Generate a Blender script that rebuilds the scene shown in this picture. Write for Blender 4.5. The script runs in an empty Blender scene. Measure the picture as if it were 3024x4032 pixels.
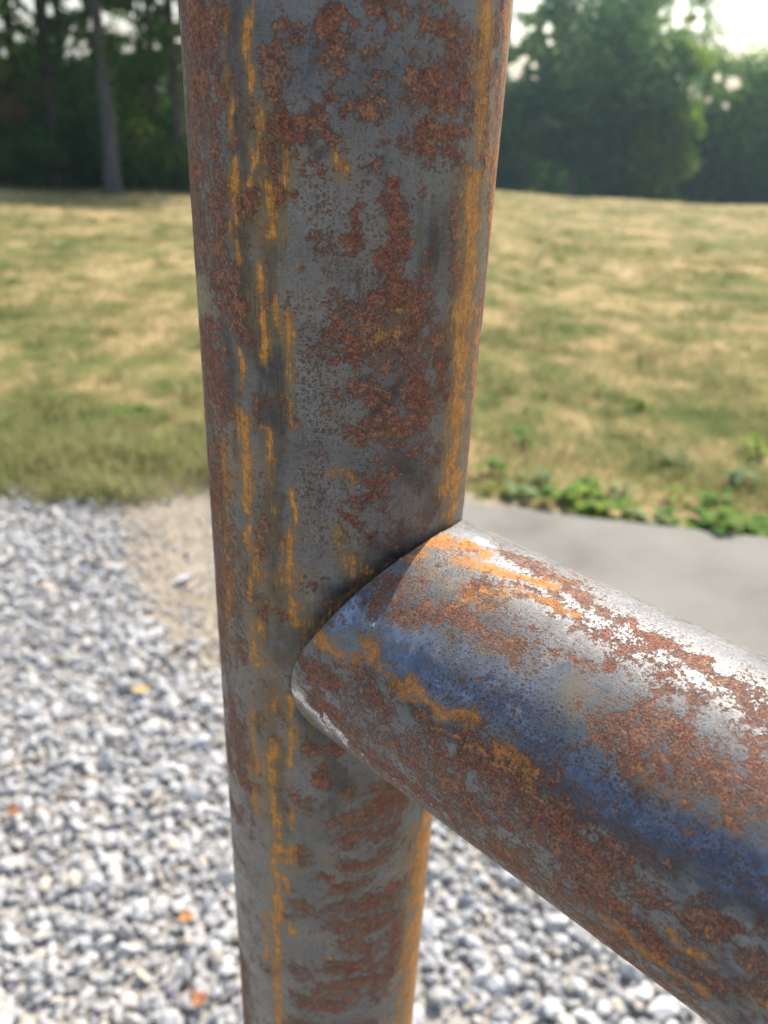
import bpy, math, random
import numpy as np
from mathutils import Matrix, Vector

rng = np.random.default_rng(7)
random.seed(7)
SC = bpy.context.scene
COL = SC.collection

# ------------------------------------------------------------------ camera
# recovered from the vanishing points of the post and of the rail
W0, H0, F0 = 3024.0, 4032.0, 3191.34          # photograph size and focal length in its pixels
CAM_H = 1.20                                   # metres above the gravel
MR = np.array([[0.99883493, -0.04825739, 0.0],
               [0.02240667, 0.46377491, -0.88566967],
               [0.04274011, 0.88463781, 0.46431587]])
CAMP = np.array([0.0, 0.0, CAM_H])
cd = bpy.data.cameras.new('camera')
cam = bpy.data.objects.new('camera', cd)
COL.objects.link(cam)
m = Matrix([list(MR[i]) + [CAMP[i]] for i in range(3)] + [[0, 0, 0, 1]])
cam.matrix_world = m
cd.sensor_fit = 'HORIZONTAL'
cd.sensor_width = 36.0
cd.lens = 36.0 * F0 / W0
cd.clip_start = 0.01
cd.clip_end = 2000
cd.dof.use_dof = True
cd.dof.focus_distance = 0.150
cd.dof.aperture_fstop = cd.lens / 1.6          # a 1.6 mm wide pupil
SC.camera = cam

# ------------------------------------------------------------------ light
SUN_AZ, SUN_EL = 29.0, 50.0                    # degrees clockwise from +Y, above the horizon
world = bpy.data.worlds.new('World')
SC.world = world
world.use_nodes = True
wn = world.node_tree
bg = wn.nodes['Background']
sky = wn.nodes.new('ShaderNodeTexSky')
sky.sky_type = 'NISHITA'
sky.sun_disc = False
sky.sun_elevation = math.radians(SUN_EL)
sky.sun_rotation = math.radians(SUN_AZ)
sky.air_density = 1.0
sky.dust_density = 3.2
sky.ozone_density = 1.0
wn.links.new(sky.outputs[0], bg.inputs[0])
bg.inputs[1].default_value = 0.15
sd = bpy.data.lights.new('sun', 'SUN')
sd.energy = 3.9
sd.angle = math.radians(0.55)
sd.color = (1.0, 0.94, 0.85)
sun = bpy.data.objects.new('sun', sd)
COL.objects.link(sun)
a_, e_ = math.radians(SUN_AZ), math.radians(SUN_EL)
SUNV = Vector((math.sin(a_) * math.cos(e_), math.cos(a_) * math.cos(e_), math.sin(e_)))
sun.rotation_euler = SUNV.to_track_quat('Z', 'Y').to_euler()
sun.location = (0, 0, 30)
SC.view_settings.view_transform = 'Standard'
SC.view_settings.look = 'None'
SC.view_settings.exposure = 1.0
SC.view_settings.gamma = 1.0
SC.view_settings.use_curve_mapping = False
SC.render.engine = 'CYCLES'
SC.cycles.use_denoising = True
SC.cycles.max_bounces = 8
SC.cycles.transparent_max_bounces = 8

# ------------------------------------------------------------------ helpers
def tag(o, label=None, cat=None, group=None, kind=None):
    if label: o['label'] = label
    if cat: o['category'] = cat
    if group: o['group'] = group
    if kind: o['kind'] = kind
    return o

def empty(name, loc=(0, 0, 0)):
    o = bpy.data.objects.new(name, None)
    o.empty_display_size = 0.05
    o.location = loc
    COL.objects.link(o)
    return o

def make_mesh(name, V, F, mat=None, parent=None, smooth=False, attrs=None):
    """V (n,3), F list of (k,3|4) int arrays."""
    V = np.asarray(V, np.float32)
    Fs = F if isinstance(F, list) else [F]
    me = bpy.data.meshes.new(name)
    me.vertices.add(len(V))
    me.vertices.foreach_set('co', V.ravel())
    loops = np.concatenate([np.asarray(f).ravel() for f in Fs]).astype(np.int32)
    tot = np.concatenate([np.full(len(f), np.asarray(f).shape[1]) for f in Fs]).astype(np.int32)
    start = np.concatenate([[0], np.cumsum(tot)[:-1]]).astype(np.int32)
    me.loops.add(len(loops))
    me.loops.foreach_set('vertex_index', loops)
    me.polygons.add(len(tot))
    me.polygons.foreach_set('loop_start', start)
    me.polygons.foreach_set('loop_total', tot)
    me.polygons.foreach_set('use_smooth', np.full(len(tot), bool(smooth)))
    for k, a in (attrs or {}).items():
        a = np.asarray(a, np.float32)
        if a.ndim == 1:
            at = me.attributes.new(k, 'FLOAT', 'POINT'); at.data.foreach_set('value', a)
        elif a.shape[1] == 3:
            at = me.attributes.new(k, 'FLOAT_VECTOR', 'POINT'); at.data.foreach_set('vector', a.ravel())
    me.update(calc_edges=True)
    me.validate()
    o = bpy.data.objects.new(name, me)
    COL.objects.link(o)
    if mat: me.materials.append(mat)
    if parent: o.parent = parent
    return o

def grid_faces(nu, nv, off=0):
    i, j = np.meshgrid(np.arange(nu - 1), np.arange(nv - 1), indexing='ij')
    a = (i * nv + j).ravel() + off
    return np.stack([a, a + nv, a + nv + 1, a + 1], 1)

def tube(path, radii, sides=8, jitter=0.0):
    """tapered tube through path points -> V, F"""
    path = np.asarray(path, float); n = len(path)
    V = []
    for i in range(n):
        d = path[min(i + 1, n - 1)] - path[max(i - 1, 0)]
        d = d / (np.linalg.norm(d) + 1e-9)
        r = np.array([1, 0, 0]) if abs(d[0]) < .8 else np.array([0, 1, 0])
        u = np.cross(d, r); u /= np.linalg.norm(u); v = np.cross(d, u)
        for k in range(sides):
            an = 2 * math.pi * k / sides
            rr = radii[i] * (1 + jitter * rng.uniform(-1, 1))
            V.append(path[i] + rr * (math.cos(an) * u + math.sin(an) * v))
    F = []
    for i in range(n - 1):
        for k in range(sides):
            k2 = (k + 1) % sides
            F.append((i * sides + k, i * sides + k2, (i + 1) * sides + k2, (i + 1) * sides + k))
    return np.array(V), np.array(F)

def join(parts):
    Vs, Fs, o = [], [], 0
    for V, F in parts:
        Vs.append(V); Fs.append(np.asarray(F) + o); o += len(V)
    return np.concatenate(Vs), np.concatenate(Fs)

def vnoise(x, y, seed=0):
    """smooth 2-D value noise in 0..1"""
    g = np.random.default_rng(seed).random((256, 256))
    xi = np.floor(x).astype(int); yi = np.floor(y).astype(int)
    fx = x - xi; fy = y - yi
    fx = fx * fx * (3 - 2 * fx); fy = fy * fy * (3 - 2 * fy)
    a = g[xi % 256, yi % 256]; b = g[(xi + 1) % 256, yi % 256]
    c = g[xi % 256, (yi + 1) % 256]; d = g[(xi + 1) % 256, (yi + 1) % 256]
    return (a * (1 - fx) + b * fx) * (1 - fy) + (c * (1 - fx) + d * fx) * fy

def fbm(x, y, seed=0, octv=4, gain=.55):
    s = 0; amp = 1; tot = 0
    for o in range(octv):
        s = s + amp * vnoise(x * 2 ** o + 17.3 * o, y * 2 ** o + 5.1 * o, seed + o)
        tot += amp; amp *= gain
    return s / tot

def ray(px):
    """photograph pixel -> world direction"""
    d = MR @ np.array([(px[0] - W0 / 2) / F0, -(px[1] - H0 / 2) / F0, -1.0])
    return d / np.linalg.norm(d)

def K(x, y):
    """pixel of the 1659-wide view -> photograph pixel"""
    return (x * W0 / 1659.0, y * W0 / 1659.0)

def ground_at(px):
    d = ray(px)
    for i in range(2000):
        t = 0.5 * 1.004 ** i
        p = CAMP + d * t
        if p[2] <= hz(p[0], p[1]): return p
    return p

# terrain: level round the post, then the lawn falls away to a brow and drops behind it
def hz(x, y):
    x = np.asarray(x, float); y = np.asarray(y, float)
    t = np.clip(y - 2.6, 0, None)
    z = -0.078 * np.clip(t - 0.6 * (1 - np.exp(-t / 0.6)), 0, None)
    z = z - 0.10 * np.clip(y - 38, 0, 40) * np.clip((y - 38) / 6, 0, 1)
    z = z + 0.078 * np.clip(y - 95, 0, None)
    u = np.clip((y - 4) / 12, 0, 1)
    z = z + u * 0.10 * (np.sin(x * .31 + 1.0) * np.sin(y * .23) + .5 * np.sin(x * .9 + y * .6))
    return z

# ------------------------------------------------------------------ material helpers
class NT:
    def __init__(s, name):
        s.m = bpy.data.materials.new(name); s.m.use_nodes = True
        s.t = s.m.node_tree; s.n = s.t.nodes
        s.b = s.n['Principled BSDF']; s.out = s.n['Material Output']
    def set(s, sock, v):
        if v is None: return
        if hasattr(v, 'is_linked') or isinstance(v, bpy.types.NodeSocket): s.t.links.new(v, sock)
        elif isinstance(v, (tuple, list)) and len(v) == 3 and sock.type == 'RGBA': sock.default_value = (*v, 1)
        else: sock.default_value = v
    def attr(s, name, out='Fac'):
        n = s.n.new('ShaderNodeAttribute'); n.attribute_name = name; return n.outputs[out]
    def math(s, op, a, b=None, c=None, clamp=False):
        n = s.n.new('ShaderNodeMath'); n.operation = op; n.use_clamp = clamp
        s.set(n.inputs[0], a); s.set(n.inputs[1], b); s.set(n.inputs[2], c); return n.outputs[0]
    def noise(s, vec, scale, detail=3, rough=.55, dist=0, dims='3D', out=0):
        n = s.n.new('ShaderNodeTexNoise'); n.noise_dimensions = dims
        s.set(n.inputs['Vector'], vec); n.inputs['Scale'].default_value = scale
        n.inputs['Detail'].default_value = detail; n.inputs['Roughness'].default_value = rough
        n.inputs['Distortion'].default_value = dist; return n.outputs[out]
    def voro(s, vec, scale, out='Distance', feat='F1', dims='2D', rnd=1.0):
        n = s.n.new('ShaderNodeTexVoronoi'); n.feature = feat; n.voronoi_dimensions = dims
        s.set(n.inputs['Vector'], vec); n.inputs['Scale'].default_value = scale
        n.inputs['Randomness'].default_value = rnd; return n.outputs[out]
    def mapr(s, v, a, b, c=0.0, d=1.0, smooth=True):
        n = s.n.new('ShaderNodeMapRange'); n.interpolation_type = 'SMOOTHSTEP' if smooth else 'LINEAR'
        s.set(n.inputs[0], v)
        for i, q in enumerate((a, b, c, d)): s.set(n.inputs[1 + i], q)
        return n.outputs[0]
    def mix(s, f, a, b, mode='MIX'):
        n = s.n.new('ShaderNodeMix'); n.data_type = 'RGBA'; n.blend_type = mode
        s.set(n.inputs[0], f); s.set(n.inputs[6], a); s.set(n.inputs[7], b); return n.outputs[2]
    def mixf(s, f, a, b):
        n = s.n.new('ShaderNodeMix'); n.data_type = 'FLOAT'
        s.set(n.inputs[0], f); s.set(n.inputs[2], a); s.set(n.inputs[3], b); return n.outputs[0]
    def vmul(s, v, k):
        n = s.n.new('ShaderNodeVectorMath'); n.operation = 'MULTIPLY'
        s.set(n.inputs[0], v); n.inputs[1].default_value = k; return n.outputs[0]
    def ramp(s, f, stops):
        n = s.n.new('ShaderNodeValToRGB'); r = n.color_ramp
        while len(r.elements) < len(stops): r.elements.new(.5)
        for e, (p, c) in zip(r.elements, stops): e.position = p; e.color = (*c, 1)
        s.set(n.inputs[0], f); return n.outputs[0]
    def pos(s):
        return s.n.new('ShaderNodeNewGeometry').outputs['Position']
    def bump(s, h, strength, dist):
        n = s.n.new('ShaderNodeBump'); n.inputs['Strength'].default_value = strength
        n.inputs['Distance'].default_value = dist; s.set(n.inputs['Height'], h); return n.outputs[0]
    def principled(s, color=None, rough=None, metal=None, normal=None, spec=None):
        b = s.b
        s.set(b.inputs['Base Color'], color); s.set(b.inputs['Roughness'], rough)
        s.set(b.inputs['Metallic'], metal); s.set(b.inputs['Normal'], normal)
        if spec is not None: b.inputs['Specular IOR Level'].default_value = spec
        return s.m

def lawn_color(t):
    p = t.vmul(t.pos(), (1.0, .6, 1.0))
    big = t.noise(p, .8, 3, .6)
    mid = t.noise(p, 3.2, 5, .65)
    fine = t.noise(p, 9.0, 4, .6)
    f = t.math('ADD', t.math('MULTIPLY', big, .45), t.math('MULTIPLY', mid, .55))
    f = t.math('ADD', f, t.math('MULTIPLY', t.math('SUBTRACT', fine, .5), .35))
    c = t.ramp(f, [(.36, (.078, .108, .027)), (.435, (.150, .158, .052)), (.50, (.245, .205, .088)),
                   (.56, (.35, .275, .132)), (.645, (.47, .365, .20))])
    return c, fine

def plain(name, col, rough=.7, metal=0, var=.15, scale=30.0):
    t = NT(name)
    n = t.noise(t.pos(), scale, 4)
    dark = tuple(c * (1 - var) for c in col); lite = tuple(min(1, c * (1 + var)) for c in col)
    return t.principled(t.mix(t.mapr(n, .3, .7), dark, lite), rough, metal)

def leaf_mat(name, c0, c1, trans=.35, rough=.55):
    t = NT(name)
    col = t.mix(t.attr('rnd'), c0, c1)
    t.principled(col, max(rough, .75), spec=.08)
    tr = t.n.new('ShaderNodeBsdfTranslucent')
    tc = t.mix(.5, col, t.mix(1.0, col, (1.0, 1.25, .45), 'MULTIPLY'))
    t.set(tr.inputs[0], tc)
    ms = t.n.new('ShaderNodeMixShader'); ms.inputs[0].default_value = trans
    t.t.links.new(t.b.outputs[0], ms.inputs[1]); t.t.links.new(tr.outputs[0], ms.inputs[2])
    t.t.links.new(ms.outputs[0], t.out.inputs[0])
    return t.m

# ------------------------------------------------------------------ ground
def mat_lawn():
    t = NT('dry_lawn')
    c, fine = lawn_color(t)
    c = t.mix(1.0, c, (.82, .80, .78), 'MULTIPLY')
    # bare sandy soil beside the gravel
    p = t.pos()
    return t.principled(c, .95, normal=t.bump(t.noise(p, 25, 5, .7), .8, .03), spec=.1)

gx = np.concatenate([np.linspace(-300, -60, 14), np.linspace(-50, -9, 36), np.linspace(-8, 8, 65), np.linspace(9, 60, 42), np.linspace(70, 300, 14)])
gy = np.concatenate([np.linspace(-200, -8, 16), np.linspace(-6, 12, 73), np.linspace(12.5, 60, 96), np.linspace(62, 110, 25), np.linspace(120, 320, 12)])
X, Y = np.meshgrid(gx, gy, indexing='ij')
V = np.stack([X, Y, hz(X, Y)], -1).reshape(-1, 3)
ground = make_mesh('ground', V, grid_faces(len(gx), len(gy)), mat_lawn(), smooth=True)
tag(ground, 'dry straw coloured lawn sloping away behind the post', 'lawn', kind='structure')

def sheet(name, poly_fn, x0, x1, y0, y1, step, z, mat):
    xs = np.arange(x0, x1 + step, step); ys = np.arange(y0, y1 + step, step)
    X, Y = np.meshgrid(xs, ys, indexing='ij')
    F = grid_faces(len(xs), len(ys))
    cx = X.ravel()[F].mean(1); cy = Y.ravel()[F].mean(1)
    keep = poly_fn(cx, cy)
    V = np.stack([X.ravel(), Y.ravel(), np.maximum(hz(X, Y).ravel(), -.02) + z], 1)
    F = F[keep]; used = np.unique(F); mp = np.zeros(len(V), int); mp[used] = np.arange(len(used))
    return make_mesh(name, V[used], mp[F], mat, smooth=True)

def interp(x, pts):
    return np.interp(x, [p[0] for p in pts], [p[1] for p in pts])

# outlines on the ground, metres (x to the right of the camera, y away from it)
def soil_zone(x, y):      # sandy earth between gravel, lawn and slab
    far = interp(x, [(-3, 2.32), (-1.3, 2.30), (-.9, 2.38), (-.5, 2.46), (0, 2.45), (.5, 2.40), (1.3, 2.30), (3, 2.2)]) + .30 * (fbm(x * 4, y * 4, 3) - .5)
    return (y < far) & (y > -6)
def gravel_depth(x, y):   # >0 inside the gravel
    far = interp(x, [(-4, 2.25), (-1.2, 2.22), (-.95, 2.22), (-.80, 2.10), (-.66, 1.80), (-.50, 1.50), (-.35, 1.42), (.0, 1.30), (.5, 1.25), (2, 1.2)])
    return far - y + .45 * (fbm(x * 4 + 9, y * 4, 11) - .5)

def mat_soil():
    t = NT('sandy_soil'); p = t.pos()
    n = t.noise(p, 7, 6, .65); f = t.noise(p, 90, 4, .7)
    c = t.ramp(n, [(.3, (.14, .110, .072)), (.5, (.20, .163, .112)), (.7, (.255, .214, .155))])
    c = t.mix(t.mapr(f, .4, .7), c, t.mix(.5, c, (.5, .47, .42)))
    return t.principled(c, .95, normal=t.bump(f, .6, .006), spec=.1)
soil = sheet('sandy_soil', soil_zone, -4, 4, -5.9, 2.6, .05, .004, mat_soil())
tag(soil, 'bare sandy earth between the gravel, the lawn and the slab', 'soil', kind='structure')

def mat_gravel_bed():
    t = NT('gravel_fines'); p = t.pos()
    n = t.noise(p, 45, 5, .7)
    c = t.ramp(n, [(.3, (.21, .195, .17)), (.6, (.34, .32, .285))])
    return t.principled(c, .95, normal=t.bump(n, .8, .01), spec=.1)
bed = sheet('gravel_bed', lambda x, y: gravel_depth(x, y) > .04, -4, 4, -5.8, 2.35, .04, .008, mat_gravel_bed())
tag(bed, 'grey stone dust under the loose gravel', 'gravel bed', kind='structure')

# loose crushed stones
PH = (1 + 5 ** .5) / 2
ICO = np.array([(-1, PH, 0), (1, PH, 0), (-1, -PH, 0), (1, -PH, 0), (0, -1, PH), (0, 1, PH), (0, -1, -PH), (0, 1, -PH), (PH, 0, -1), (PH, 0, 1), (-PH, 0, -1), (-PH, 0, 1)]) / math.sqrt(1 + PH * PH)
ICF = np.array([(0, 11, 5), (0, 5, 1), (0, 1, 7), (0, 7, 10), (0, 10, 11), (1, 5, 9), (5, 11, 4), (11, 10, 2), (10, 7, 6), (7, 1, 8), (3, 9, 4), (3, 4, 2), (3, 2, 6), (3, 6, 8), (3, 8, 9), (4, 9, 5), (2, 4, 11), (6, 2, 10), (8, 6, 7), (9, 8, 1)])
# once-subdivided version for rounder broken faces
def subdiv(V, F):
    V = list(map(tuple, V)); mid = {}; out = []
    def mp(a, b):
        k = (min(a, b), max(a, b))
        if k not in mid:
            p = (np.array(V[a]) + np.array(V[b])) / 2; p /= np.linalg.norm(p)
            mid[k] = len(V); V.append(tuple(p))
        return mid[k]
    for a, b, c in F:
        ab, bc, ca = mp(a, b), mp(b, c), mp(c, a)
        out += [(a, ab, ca), (b, bc, ab), (c, ca, bc), (ab, bc, ca)]
    return np.array(V), np.array(out)
ICO2, ICF2 = subdiv(ICO, ICF)

def stones(px, py, pz, size, base=(ICO, ICF), rough=.22):
    BV, BF = base; n = len(px); k = len(BV)
    r = 1 + rough * rng.uniform(-1, 1, (n, k))
    V = BV[None] * r[..., None]
    V *= np.stack([rng.uniform(.75, 1.25, n), rng.uniform(.65, 1.0, n), rng.uniform(.38, .66, n)], 1)[:, None, :]
    # random rotations from quaternions, mostly lying flat
    q = rng.normal(size=(n, 4)); q[:, 1:3] *= .45; q /= np.linalg.norm(q, axis=1)[:, None]
    w, x, y, z = q.T
    Rm = np.stack([1 - 2 * (y * y + z * z), 2 * (x * y - z * w), 2 * (x * z + y * w), 2 * (x * y + z * w), 1 - 2 * (x * x + z * z), 2 * (y * z - x * w), 2 * (x * z - y * w), 2 * (y * z + x * w), 1 - 2 * (x * x + y * y)], 1).reshape(n, 3, 3)
    V = np.einsum('nij,nkj->nki', Rm, V) * size[:, None, None]
    V += np.stack([px, py, pz], 1)[:, None, :]
    F = BF[None] + (np.arange(n) * k)[:, None, None]
    return V.reshape(-1, 3), F.reshape(-1, 3), np.repeat(rng.random(n), k), np.repeat(rng.random(n), k)

def mat_stone():
    t = NT('crushed_limestone'); p = t.pos()
    r = t.attr('rnd'); q = t.attr('rnd2')
    g = t.ramp(r, [(0, (.265, .262, .255)), (.3, (.355, .352, .34)), (.65, (.42, .415, .40)), (1, (.52, .515, .495))])
    warm = t.mix(t.mapr(q, .80, .95), g, t.mix(.6, g, (.46, .38, .27)))
    n = t.noise(p, 160, 4, .65)
    c = t.mix(t.mapr(n, .35, .65), t.mix(.25, warm, (.1, .1, .1)), warm)
    return t.principled(c, .85, normal=t.bump(n, .4, .003), spec=.25)

sp = .0128
xs = np.arange(-1.9, 1.5, sp); ys = np.arange(.25, 2.36, sp)
X, Y = np.meshgrid(xs, ys, indexing='ij'); X = X.ravel(); Y = Y.ravel()
X = X + rng.uniform(-.6, .6, len(X)) * sp; Y = Y + rng.uniform(-.6, .6, len(X)) * sp
gd = gravel_depth(X, Y)
patch = fbm(X * 3.2, Y * 3.2, 21)
bare = (X > -.05) & (patch > .56) & (rng.random(len(X)) < .75)     # sandy gaps under the rail
keep = ((gd > .0) | ((gd > -.45) & (rng.random(len(X)) < .55 * np.exp(gd * 7)) & (X < 0))) & ~bare & (Y < 2.33)
X, Y, gd = X[keep], Y[keep], gd[keep]
# small pebbles trodden into the sandy earth
px_ = rng.uniform(-1.0, .3, 5200); py_ = rng.uniform(1.2, 2.45, 5200); gd2 = gravel_depth(px_, py_)
k_ = (gd2 < .02) & (rng.random(5200) < np.exp(gd2 * 2.2)); npb = int(k_.sum())
X = np.concatenate([X, px_[k_]]); Y = np.concatenate([Y, py_[k_]]); gd = np.concatenate([gd, gd2[k_]])
size = rng.gamma(5, .0092 / 5, len(X)) * (1 - .35 * np.clip(-gd * 8, 0, 1)); size = np.clip(size, .004, .024)
size[-npb:] = rng.uniform(.0025, .0075, npb)
Z = .008 + size * .35 + rng.random(len(X)) ** 2 * .008 * (gd > .03)
V, F, r1, r2 = stones(X, Y, Z, size)
gravel = make_mesh('gravel', V, F, mat_stone(), attrs={'rnd': r1, 'rnd2': r2})
tag(gravel, 'loose light grey crushed stone gravel round the post', 'gravel', kind='stuff')
# coarser stones carry the bed on behind the camera
xs = np.arange(-3.6, 3.6, .045); X, Y = np.meshgrid(xs, np.arange(-3.2, .25, .045), indexing='ij')
X = X.ravel() + rng.uniform(-.02, .02, X.size); Y = Y.ravel() + rng.uniform(-.02, .02, Y.size)
V, F, r1, r2 = stones(X, Y, np.full(len(X), .014), rng.uniform(.014, .024, len(X)))
g2 = make_mesh('gravel', V, F, bpy.data.materials['crushed_limestone'], attrs={'rnd': r1, 'rnd2': r2})
tag(g2, 'loose grey gravel behind the place where the picture was taken', 'gravel', kind='stuff')

# one pale stone lying alone on the sandy earth
p = ground_at(K(396, 1264))
V, F, r1, r2 = stones(np.array([p[0]]), np.array([p[1]]), np.array([.016]), np.array([.021]), (ICO2, ICF2), .1)
st = make_mesh('stone', V - p, F, plain('pale_stone', (.68, .67, .63), .8))
st.location = p
tag(st, 'single white stone lying on the sandy earth beside the post', 'stone')

# concrete slab
def mat_concrete():
    t = NT('worn_concrete'); p = t.pos()
    n = t.noise(p, 3.0, 6, .6); f = t.noise(p, 120, 4, .7)
    c = t.ramp(n, [(.3, (.125, .118, .101)), (.5, (.176, .167, .144)), (.75, (.218, .207, .182))])
    c = t.mix(t.mapr(f, .45, .7), c, t.mix(.3, c, (.2, .19, .17)))
    return t.principled(c, .9, normal=t.bump(f, .35, .004), spec=.2)
far_l = ground_at(K(1010, 1116)); far_r = ground_at(K(1659, 1188))
dv = (far_r - far_l)[:2]; dv /= np.linalg.norm(dv); nv = np.array([dv[1], -dv[0]])
c0 = far_l[:2] - dv * .33
def slab_poly(w, length, rnd):
    # corners, slightly rounded at the top edge
    return [c0, c0 + dv * length, c0 + dv * length + nv * w, c0 + nv * w]
P4 = slab_poly(.92, 4.5, 0)
cen = sum(P4) / 4
rings = []
for inset, z in ((0, -.06), (0, .034), (.003, .040), (.010, .043)):
    rings.append([(*(q + (cen - q) / np.linalg.norm(cen - q) * inset * 1.4), z) for q in P4])
V = np.array(rings).reshape(-1, 3)
F = []
for i in range(3):
    for k in range(4):
        F.append((i * 4 + k, i * 4 + (k + 1) % 4, (i + 1) * 4 + (k + 1) % 4, (i + 1) * 4 + k))
F.append((12, 13, 14, 15))
slab = make_mesh('concrete_path', V, np.array(F)[:, ::-1], mat_concrete())
tag(slab, 'pale grey concrete path slab beyond the rail', 'path', kind='structure')

# ------------------------------------------------------------------ the welded pipes
R = 0.03015                                           # 60.3 mm pipe
PC = np.array([-0.011211, 0.174366])                  # axis of the post
ZR = CAM_H - 0.114977                                 # height of the rail's axis
AX = np.array([0.740298, -0.672279, 0.0])             # rail direction, away from the post
E2 = np.array([-0.672279, -0.740298, 0.0])            # rail side that faces the camera
UP = np.array([0, 0, 1.0])
J0 = np.array([PC[0], PC[1], ZR])
pc_c = -PC / np.linalg.norm(PC)                       # from the post towards the camera
pc_r = np.array([-pc_c[1], pc_c[0]])                  # to the right of that
if pc_r[0] < 0: pc_r = -pc_r

def hit(px, ax, o):
    d = ray(px); w0 = CAMP - o
    q = d - (d @ ax) * ax; w = w0 - (w0 @ ax) * ax
    A = q @ q; B = 2 * q @ w; C = w @ w - R * R
    D = max(B * B - 4 * A * C, 0)
    t = (-B - math.sqrt(D)) / (2 * A)
    return CAMP + t * d, t
def post_st(px):
    X, t = hit(px, UP, np.array([PC[0], PC[1], 0.0]))
    n = X[:2] - PC
    return R * math.atan2(n @ pc_r, n @ pc_c) * 1e3, X[2] * 1e3, t
def rail_st(px):
    X, t = hit(px, AX, J0)
    n = X - J0; al = n @ AX; n = n - al * AX
    return R * math.atan2(n @ E2, n @ UP) * 1e3, al * 1e3, t

# zoom windows in which the marks were read off: (x0, y0, photograph pixels per unit)
ZW = {1: (600, 0, 1500 / 1659), 2: (700, 1200, 1400 / 1659), 3: (1000, 1900, 2024 / 1659),
      4: (800, 2700, 1200 / 1659), 8: (1600, 1700, 1424 / 1351)}

def paint(marks, st, S, T, phi0, straight=False):
    """signed fields on the surface, one per layer: 1 in the core of a mark, -1 well outside"""
    out = {}
    # ragged outlines: the marks wander with the grain of the scale
    S0, T0 = S, T
    S = S0 + 5.0 * (fbm(S0 / 7 + 3, T0 / 7, 81) - .5) + 2.6 * (fbm(S0 / 2.2, T0 / 2.2 + 8, 82) - .5)
    T = T0 + 7.0 * (fbm(S0 / 7 + 30, T0 / 7 + 4, 83) - .5) + 3.0 * (fbm(S0 / 2.2 + 9, T0 / 2.2 + 1, 84) - .5)
    blot = (fbm(S0 / 3.5 + 70, T0 / 3.5 + 70, 85, 4, .6) - .5) * 1.5
    for layer, win, pts, rad, wgt in marks:
        x0, y0, k = ZW[win]
        q = []
        for x, y in pts:
            s, t, dist = st((x0 + x * k, y0 + y * k)); q.append((s, t, dist))
        r = rad * k * np.mean([c[2] for c in q]) / F0 * 1e3          # mm
        f = out.setdefault(layer, np.full(S.shape, -1.0))
        q = np.array(q)[:, :2]
        # a mark seen at a slant is wider on the pipe than it looks
        cf = max(.3, math.cos(min(1.3, abs(q[:, 0].mean() / (R * 1e3) - phi0) * 1.08)))
        lo = q.min(0) - np.array([3.0 * r / cf, 3.0 * r]); hi = q.max(0) + np.array([3.0 * r / cf, 3.0 * r])
        sel = (S > lo[0]) & (S < hi[0]) & (T > lo[1]) & (T < hi[1])
        if not sel.any(): continue
        s, t = S[sel], T[sel]
        if layer == o_ and straight: s = S0[sel] + .5 * (s - S0[sel]); r = r * 1.12
        dmin = np.full(s.shape, 1e9)
        if len(q) == 1: q = np.array([q[0], q[0] + 1e-6])
        for a, b in zip(q[:-1], q[1:]):
            ab = b - a; u = np.clip(((s - a[0]) * ab[0] + (t - a[1]) * ab[1]) / (ab @ ab + 1e-12), 0, 1)
            dmin = np.minimum(dmin, np.hypot((s - a[0] - u * ab[0]) * cf, t - a[1] - u * ab[1]))
        f[sel] = np.maximum(f[sel], np.clip(wgt * 1.0 - dmin / r * .9 + blot[sel], -1, 1))
    return out

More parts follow.
